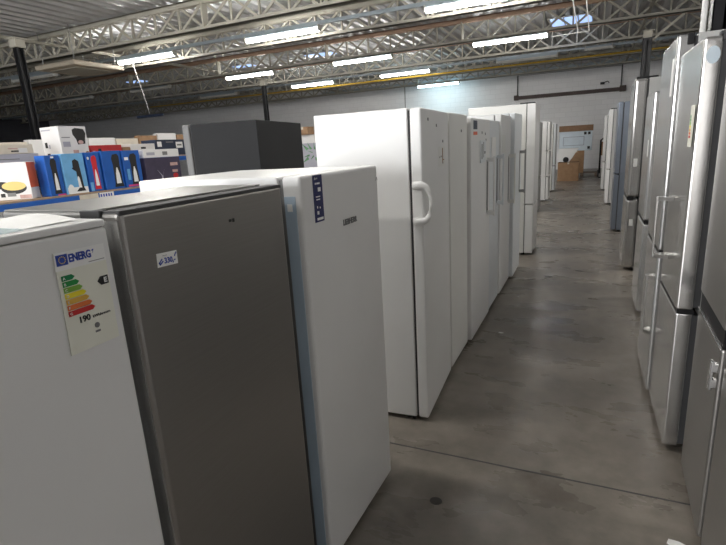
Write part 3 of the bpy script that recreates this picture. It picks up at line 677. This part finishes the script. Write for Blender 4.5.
bm = bmesh.new(); bx(bm, -0.62, 0.60, -0.32, 0.32, 0.74, 0.96, 0.006); obj('cardboard_cover', bm, 'cardboard_dark', t, label='brown cardboard cover')
bm = bmesh.new(); bx(bm, -0.46, 0.30, -0.306, -0.30, 0.52, 0.54); bx(bm, -0.46, -0.44, -0.306, -0.30, 0.20, 0.54); bx(bm, 0.28, 0.30, -0.306, -0.30, 0.2, 0.54); bx(bm, -0.46, 0.3, -0.306, -0.3, 0.2, 0.22); obj('panel_frame', bm, 'blue_steel', t)
for x_, z_ in ((0.42, 0.60), (0.42, 0.06), (0.28, 0.6)):
    bm = bmesh.new(); bx(bm, x_, x_ + 0.09, -0.32, -0.30, z_, z_ + 0.10, 0.01); obj('corner_bracket', bm, 'black', t)
t = thing('cooker_hood', 'white sloping cooker hood lying on a brown cardboard box', 'cooker hood', (-0.80, 19.75, 0.662))
bm = bmesh.new(); plate(bm, [(-0.36, 0.10), (-0.30, 0.48), (0.34, 0.48), (0.12, 0.12), (0.05, 0.02), (-0.2, 0.02)], -0.24, 0.5, axis='y'); obj('hood_body', bm, 'white', t)
bm = bmesh.new(); plate(bm, disc(20, -0.06, 0.10, 0.095), -0.27, 0.03, axis='y'); obj('duct_outlet', bm, 'black', t)
t = thing('sack_truck', 'dark hand truck standing by the far wall right of the aisle', 'hand truck', (0.42, 21.0, 0))
bm = bmesh.new(); tube(bm, [(-0.16, 0, 0.15), (-0.16, 0, 1.35), (0, 0, 1.5), (0.16, 0, 1.35), (0.16, 0, 0.15)], 0.03, 8); obj('frame', bm, 'black', t)
bm = bmesh.new(); bx(bm, -0.18, 0.18, -0.25, 0.02, 0.0, 0.02); obj('toe_plate', bm, 'black', t)
for s in (-0.2, 0.2):
    bm = bmesh.new(); tube(bm, [(s - 0.03, 0.1, 0.13), (s + 0.03, 0.1, 0.13)], 0.13, 16); obj('wheel', bm, 'gasket', t)
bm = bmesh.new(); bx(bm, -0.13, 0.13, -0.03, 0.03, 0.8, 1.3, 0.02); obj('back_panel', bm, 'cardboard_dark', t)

# ------------------------------------------------------------------ shelving on the left with boxed small appliances
def shelf_unit(name, label, x0, x1, y0, y1, levels, beam='shelf_blue'):
    t = thing(name, label, 'shelf', ((x0 + x1) / 2, (y0 + y1) / 2, 0)); a, b = (x1 - x0) / 2, (y1 - y0) / 2
    for z in levels:
        bm = bmesh.new(); bx(bm, -a, a, -b, b, z - 0.02, z, 0.002); sb = obj('shelf_board', bm, 'chip', t)
        for s in (-1, 1):
            bm = bmesh.new(); bx(bm, s * a - 0.02, s * a + 0.02, -b, b, z - 0.09, z - 0.022, 0.004); obj('beam', bm, beam, sb)
    for sx in (-1, 1):
        for sy in (-1, 1):
            bm = bmesh.new(); bx(bm, sx * a - 0.03, sx * a + 0.018, sy * (b + 0.03) - 0.025, sy * (b + 0.03) + 0.025, 0, max(levels) + 0.0); obj('upright', bm, 'post_grey', t)
    return t
FX = -5.50
SH = shelf_unit('storage_rack', 'blue beamed storage rack holding boxed drink makers', FX - 0.55, FX + 0.02, 2.4, 6.9, [0.45, 1.295])
bm = bmesh.new(); plate(bm, [(4.22 - 4.65, 1.21), (4.42 - 4.65, 1.21), (4.42 - 4.65, 1.275), (4.22 - 4.65, 1.275)], 0.285 + 0.022, 0.002); pt = obj('price_tag', bm, 'paper', SH, label='white price tag strip')
bm = bmesh.new()
for k in range(5): plate(bm, [(-.42 + k * .036, 1.225), (-.40 + k * .036, 1.225), (-.40 + k * .036, 1.26), (-.42 + k * .036, 1.26)], 0.3095, 0.001)
obj('print', bm, 'pen_blue', pt)
bm = bmesh.new(); plate(bm, [(3.95 - 4.65, 1.21), (4.20 - 4.65, 1.21), (4.20 - 4.65, 1.275), (3.95 - 4.65, 1.275)], 0.307, 0.002); obj('price_tag', bm, 'cream_card', SH, label='cream price tag strip')

def print_box(label, y0, y1, z0, z1, m, prints, rz=0, xf=FX, depth=0.15, cat='box', name='drink_maker_box', group='boxes on the blue rack'):
    """carton with its printed front facing +x; prints: list of (polygon in 0..1 units, material)"""
    w, h = y1 - y0, z1 - z0
    t = thing(name, label, cat, (xf - depth / 2, (y0 + y1) / 2, z0), rz, group)
    bm = bmesh.new(); bx(bm, -depth / 2, depth / 2, -w / 2, w / 2, 0, h, 0.003); obj('carton', bm, m, t)
    ms = []; bm = bmesh.new()
    flat = [p for p in prints if len(p) == 2]
    if len(flat) == 2: prints = [p if len(p) == 3 else (*p, 'printed_patch') for p in prints]
    for i, (pts, mm, *own) in enumerate(prints):
        if own:
            b2 = bmesh.new(); plate(b2, [((u - 0.5) * w, v * h) for u, v in pts], depth / 2 + 0.0003 + 0.0004 * i, 0.0006); obj(own[0], b2, mm, t); continue
        if mm not in ms: ms.append(mm)
        plate(bm, [((u - 0.5) * w, v * h) for u, v in pts], depth / 2 + 0.0003 + 0.0004 * i, 0.0006, ms.index(mm))
    if ms: obj('printed_picture', bm, ms, t)
    else: bm.free()
    return t
def rect(a, b, c, d): return [(a, c), (b, c), (b, d), (a, d)]
bottle = [(0.40, 0.14), (0.66, 0.14), (0.62, 0.40), (0.55, 0.56), (0.50, 0.56), (0.43, 0.40)]
def machine(mm='ink', dx=0.0, lab='paper'):
    return [([(0.28 + dx, 0.05), (0.78 + dx, 0.05), (0.74 + dx, 0.15), (0.70 + dx, 0.62), (0.72 + dx, 0.86), (0.62 + dx, 0.92), (0.38 + dx, 0.90), (0.30 + dx, 0.80), (0.34 + dx, 0.62), (0.32 + dx, 0.15)], mm, 'machine_picture'),
            ([(u + dx, v) for u, v in bottle], lab, 'bottle_picture')]
# sandwich/crepe maker carton, turned
t = print_box('white carton with a yellow crepe maker picture, at the left end of the rack', 3.20, 3.64, 1.297, 1.69, 'box_white',
          [(disc(16, 0.35, 0.40, 0.20, 0.10), 'ink'), (disc(20, 0.62, 0.32, 0.29, 0.17), 'ink'), (disc(20, 0.63, 0.37, 0.27, 0.12), 'batter'),
           (rect(0.30, 0.40, 0.08, 0.18), 'ink'), (rect(0.45, 0.64, 0.09, 0.19), 'ink_grey'), (rect(0.0, 0.15, 0.0, 0.3), 'cardboard'), (rect(0.72, 0.98, 0.02, 0.12), 'rose')],
          rz=math.radians(-55), depth=0.20, xf=-5.772 + 0.10, name='crepe_maker_box')
bm = bmesh.new()
vs = rect(-0.099, 0.099, 0.12, 0.39)
plate(bm, [(a, b) for a, b in vs], 0.2202, 0.0006, axis='y'); obj('side_panel', bm, 'box_orange', t, label='orange red side of the carton')
print_box('blue carton with a black drink maker, next to the crepe maker carton', 3.64, 3.825, 1.297, 1.745, 'box_blue', machine() + [(rect(0.45, 1, 0.0, 0.035), 'box_pink'), (rect(0.42, 0.62, 0.93, 0.97), 'paper')], rz=math.radians(4))
print_box('light blue carton picturing a dark drink maker and its bottle', 3.84, 4.125, 1.297, 1.755, 'box_light',
          [(rect(0.05, 0.98, 0.0, 0.16), 'paper'), ([(0.42, 0.05), (0.86, 0.05), (0.80, 0.14), (0.74, 0.80), (0.60, 0.86), (0.46, 0.82), (0.44, 0.60), (0.56, 0.55), (0.58, 0.14)], 'ink'), ([(0.56, 0.14), (0.70, 0.14), (0.66, 0.38), (0.60, 0.44), (0.56, 0.38)], 'paper'), (disc(14, 0.2, 0.12, 0.14, 0.12), 'paper'), (disc(8, 0.42, 0.63, 0.03, 0.02), 'navy')], rz=math.radians(2))
print_box('dark blue carton with a red drink maker', 4.15, 4.335, 1.297, 1.76, 'box_blue', machine('red', 0.04) + [(rect(0.02, 0.24, 0.02, 0.24), 'box_light'), (disc(8, 0.15, 0.85, 0.08, 0.04), 'paper')], rz=math.radians(2))
print_box('blue carton with a slim black drink maker, right of the red one', 4.36, 4.65, 1.297, 1.768, 'box_blue', machine('ink', 0.18), rz=math.radians(3))
print_box('blue carton at the right end of the drink maker row', 4.67, 4.95, 1.297, 1.765, 'box_blue', machine('ink', 0.06) + [(rect(0.1, 0.9, 0.02, 0.07), 'box_pink'), (rect(0.08, 0.3, 0.74, 0.82), 'paper'), (rect(0.14, 0.3, 0.2, 0.5), 'box_light')], rz=math.radians(2))
print_box('dark violet carton with faint glass pictures, partly behind the low white freezer', 5.02, 5.66, 1.297, 1.655, 'box_purple',
          [([(0.30, 0.55), (0.44, 0.30), (0.52, 0.55), (0.45, 0.32), (0.45, 0.05), (0.40, 0.05), (0.41, 0.3)], 'lilac_card'), (rect(0.70, 0.92, 0.66, 0.78), 'rose'), (rect(0.74, 0.9, 0.4, 0.5), 'rose'), (disc(10, 0.82, 0.27, 0.08, 0.1), 'box_red')], name='glassware_box')
print_box('flat white carton lying on the dark violet carton', 5.02, 5.66, 1.657, 1.765, 'box_white',
          [(rect(0.08, 0.30, 0.3, 0.65), 'lilac_card'), (rect(0.52, 0.66, 0.25, 0.7), 'ink_grey')], name='flat_carton')
# second rack behind
BX = -6.25
shelf_unit('storage_rack', 'second storage rack behind the drink makers with stacked cartons', BX - 0.55, BX + 0.02, 2.6, 8.6, [0.5, 1.68])
t = print_box('large white carton with a black kitchen machine picture, standing tallest', 4.41, 4.80, 1.682, 2.115, 'box_white',
          [(rect(0.02, 0.98, 0.02, 0.98), 'box_white'), ([(0.48, 0.90), (0.60, 0.95), (0.90, 0.92), (0.97, 0.80), (0.92, 0.62), (0.90, 0.48), (0.62, 0.46), (0.58, 0.62), (0.48, 0.76)], 'ink'), (disc(10, 0.74, 0.53, 0.10, 0.06), 'rose'),
           (disc(10, 0.75, 0.14, 0.10, 0.08), 'cardboard'), (disc(10, 0.92, 0.2, 0.07, 0.06), 'cardboard'), (rect(0.4, 0.6, 0.02, 0.3), 'rose'), (rect(0.06, 0.36, 0.66, 0.685), 'ink_grey'), (rect(0.08, 0.34, 0.4, 0.55), 'lilac_card')],
          xf=BX, name='kitchen_machine_box', group='boxes on the second rack', depth=0.36)
bm = bmesh.new()
for (a, b, c, d, mi) in ((-0.13, -0.08, 0.17, 0.24, 0), (-0.06, -0.03, 0.16, 0.21, 1), (-0.12, -0.06, 0.04, 0.10, 0), (-0.16, 0.02, 0.385, 0.40, 1)):
    plate(bm, rect(a, b, c, d), -0.1958, 0.0006, mi, axis='y')
obj('side_print', bm, ['ink', 'lilac_card'], t)
print_box('low red carton to the right of the kitchen machine carton', 4.83, 5.33, 1.682, 1.865, 'box_red', [(rect(0.05, 0.12, 0.2, 0.6), 'rose'), (rect(0.22, 0.32, 0.5, 0.75), 'ink'), (rect(0.82, 0.98, 0.1, 0.5), 'box_orange')], xf=BX, depth=0.3, name='red_carton', group='boxes on the second rack')
print_box('small tan carton between the red carton and white cartons', 5.35, 5.48, 1.682, 1.83, 'cardboard', [], xf=BX, depth=0.3, name='small_carton', group='boxes on the second rack')
print_box('lower lilac grey carton at the far left of the second rack', 3.3, 4.09, 1.682, 1.79, 'lilac_card', [(rect(0.4, 0.7, 0.4, 0.5), 'ink_grey')], xf=BX, depth=0.3, name='flat_carton', group='boxes on the second rack')
print_box('cream carton on top of the lilac grey carton at far left', 3.3, 4.04, 1.792, 1.90, 'cream_card', [(rect(0.6, 0.75, 0.5, 0.62), 'rose'), (rect(0.64, 0.76, 0.2, 0.35), 'ink'), (rect(0.76, 0.9, 0.1, 0.6), 'box_white')], xf=BX, depth=0.3, name='flat_carton', group='boxes on the second rack')
print_box('white carton behind the blue drink maker cartons', 5.50, 5.95, 1.682, 1.87, 'box_white', [(rect(0.3, 0.7, 0.3, 0.42), 'ink'), (rect(0.4, 0.6, 0.6, 0.75), 'ink')], xf=BX, depth=0.3, name='white_carton', group='boxes on the second rack')
print_box('dark navy carton with two white labels near the anthracite fridge', 5.97, 6.60, 1.682, 1.925, 'box_navy', [(rect(0.06, 0.2, 0.55, 0.88), 'paper'), (rect(0.68, 0.92, 0.45, 0.85), 'paper'), (rect(0.72, 0.88, 0.6, 0.7), 'ink_grey'), (rect(0.35, 0.6, 0.8, 0.88), 'ink_grey')], xf=BX, depth=0.3, name='navy_carton', group='boxes on the second rack')
print_box('tall teal grey carton just left of the anthracite fridge', 6.22, 6.75, 1.30, 1.70, 'blue_steel', [(rect(0.5, 0.8, 0.5, 0.9), 'box_navy')], xf=FX - 0.02, name='grey_carton', depth=0.3)
# distant rack with pale cartons
DX = -9.2
shelf_unit('storage_rack', 'distant storage rack with pale cartons along its top', DX - 0.6, DX + 0.02, 5.2, 11.6, [0.6, 1.75])
ys = [5.3, 5.9, 6.4, 7.1, 7.75, 8.35, 8.9, 9.5, 10.2, 10.8]
ds = [('cream_card', .30, 'cream carton at the near end of the distant rack'), ('box_white', .34, 'white carton second along the distant rack'), ('cream_card', .28, 'low cream carton third along the distant rack'),
      ('box_white', .36, 'white carton fourth along the distant rack'), ('cream_card', .34, 'cream carton fifth along the distant rack'), ('cardboard', .40, 'brown carton on the distant rack above the violet carton'),
      ('box_white', .45, 'tall white carton between two brown ones on the distant rack'), ('cardboard', .42, 'longer brown carton on the distant rack near the anthracite fridge'), ('box_white', .38, 'white carton near the end of the distant rack'), ('lilac_card', .36, 'grey carton at the far end of the distant rack')]
for k, y in enumerate(ys):
    y2 = (ys + [11.45])[k + 1] - 0.04
    print_box(ds[k][2], y, y2, 1.752, 1.752 + ds[k][1], ds[k][0], [(rect(0.55, 0.75, 0.45, 0.6), 'ink_grey')], xf=DX, name='carton', group='cartons on the distant rack')
# goods seen between the anthracite fridge and the tall freezer
t = print_box('carton with a green plant picture between the anthracite fridge and tall freezer', 10.4, 11.3, 1.0, 1.98, 'box_white',
          [(rect(0.05, 0.95, 0.02, 0.80), 'lilac_card')] + [([(0.5 + r_ * math.cos(a_) * 0.9, 0.56 + r_ * math.sin(a_) * 0.6), (0.5 + (r_ + .16) * math.cos(a_ + .12), 0.56 + (r_ + .12) * math.sin(a_ + .12)), (0.5 + r_ * math.cos(a_ + .35), 0.56 + r_ * math.sin(a_ + .35) * 0.7)], 'leaf') for a_, r_ in ((0, .1), (.5, .2), (1.0, .08), (1.6, .14), (2.1, .2), (2.7, .1), (3.3, .2), (3.9, .12), (4.5, .16), (5.1, .22), (5.7, .14), (.3, .26), (2.4, .27), (3.6, .28))] + [ (disc(8, 0.4, 0.35, 0.1, 0.08), 'lilac_card'), (rect(0.1, 0.9, 0.02, 0.14), 'ink_grey')], xf=-5.95, depth=0.4, rz=math.radians(-60), name='plant_picture_box', group='display goods')
carton('cardboard_box', 'small orange brown box on the plant picture carton', 'box', -6.4, -6.1, 10.45, 10.75, 1.983, 2.16, 'cardboard')
carton('display_plinth', 'pale plinth under the plant picture carton', 'plinth', -6.6, -5.95, 10.3, 11.4, 0, 0.998, 'box_white', flaps=False)

# ------------------------------------------------------------------ small things on the floor
def scrap(x, y, s, label):
    bm = bmesh.new()
    pts = [(x + s * math.cos(a) * q, y + s * 0.6 * math.sin(a) * q) for a, q in ((0.2, 1), (1.2, .8), (2.2, 1.1), (3.4, .9), (4.6, 1), (5.4, .85))]
    plate(bm, pts, 0.0012, 0.004, axis='z')
    tag(obj('paper_scrap', bm, 'paper'), label, 'litter')
scrap(-0.647, 4.154, 0.024, 'tiny white paper scrap on the floor beside the white row')
scrap(-0.643, 5.232, 0.016, 'smallest pale scrap on the floor further down the aisle')
scrap(0.395, 2.02, 0.040, 'white paper scrap on the floor at the bottom right corner')
bm = bmesh.new(); plate(bm, disc(14, -0.591, 1.931, 0.030, 0.026), 0.0006, 0.0006, axis='z'); tag(obj('floor_stain', bm, 'stain'), 'small dark stain on the floor near the low white freezer', 'stain')

# ------------------------------------------------------------------ light
wd_ = bpy.data.worlds.new('daylight'); scene.world = wd_; wd_.use_nodes = True
bg = wd_.node_tree.nodes['Background']; bg.inputs['Color'].default_value = (0.86, 0.91, 1.0, 1); bg.inputs['Strength'].default_value = 1.5
ld = bpy.data.lights.new('window_daylight', 'AREA'); ld.shape = 'RECTANGLE'; ld.size = 8.0; ld.size_y = 3.1; ld.energy = 240; ld.color = (1.0, 0.985, 0.96)  # unseen area light added at the opening to light the camera-facing sides
lo = bpy.data.objects.new('window_daylight', ld); C.objects.link(lo); lo.location = (-5.9, YN - 0.05, 1.8); lo.rotation_euler = (math.radians(90), 0, 0)
lo.rotation_euler = Vector((0, 1, 0)).to_track_quat('-Z', 'Z').to_euler()

scene.view_settings.view_transform = 'Standard'; scene.view_settings.look = 'None'
scene.view_settings.gamma = 1.0; scene.view_settings.use_curve_mapping = False
scene.view_settings.exposure = 1.43
scene.cycles.use_denoising = True
scene.cycles.max_bounces = 8; scene.cycles.sample_clamp_indirect = 6
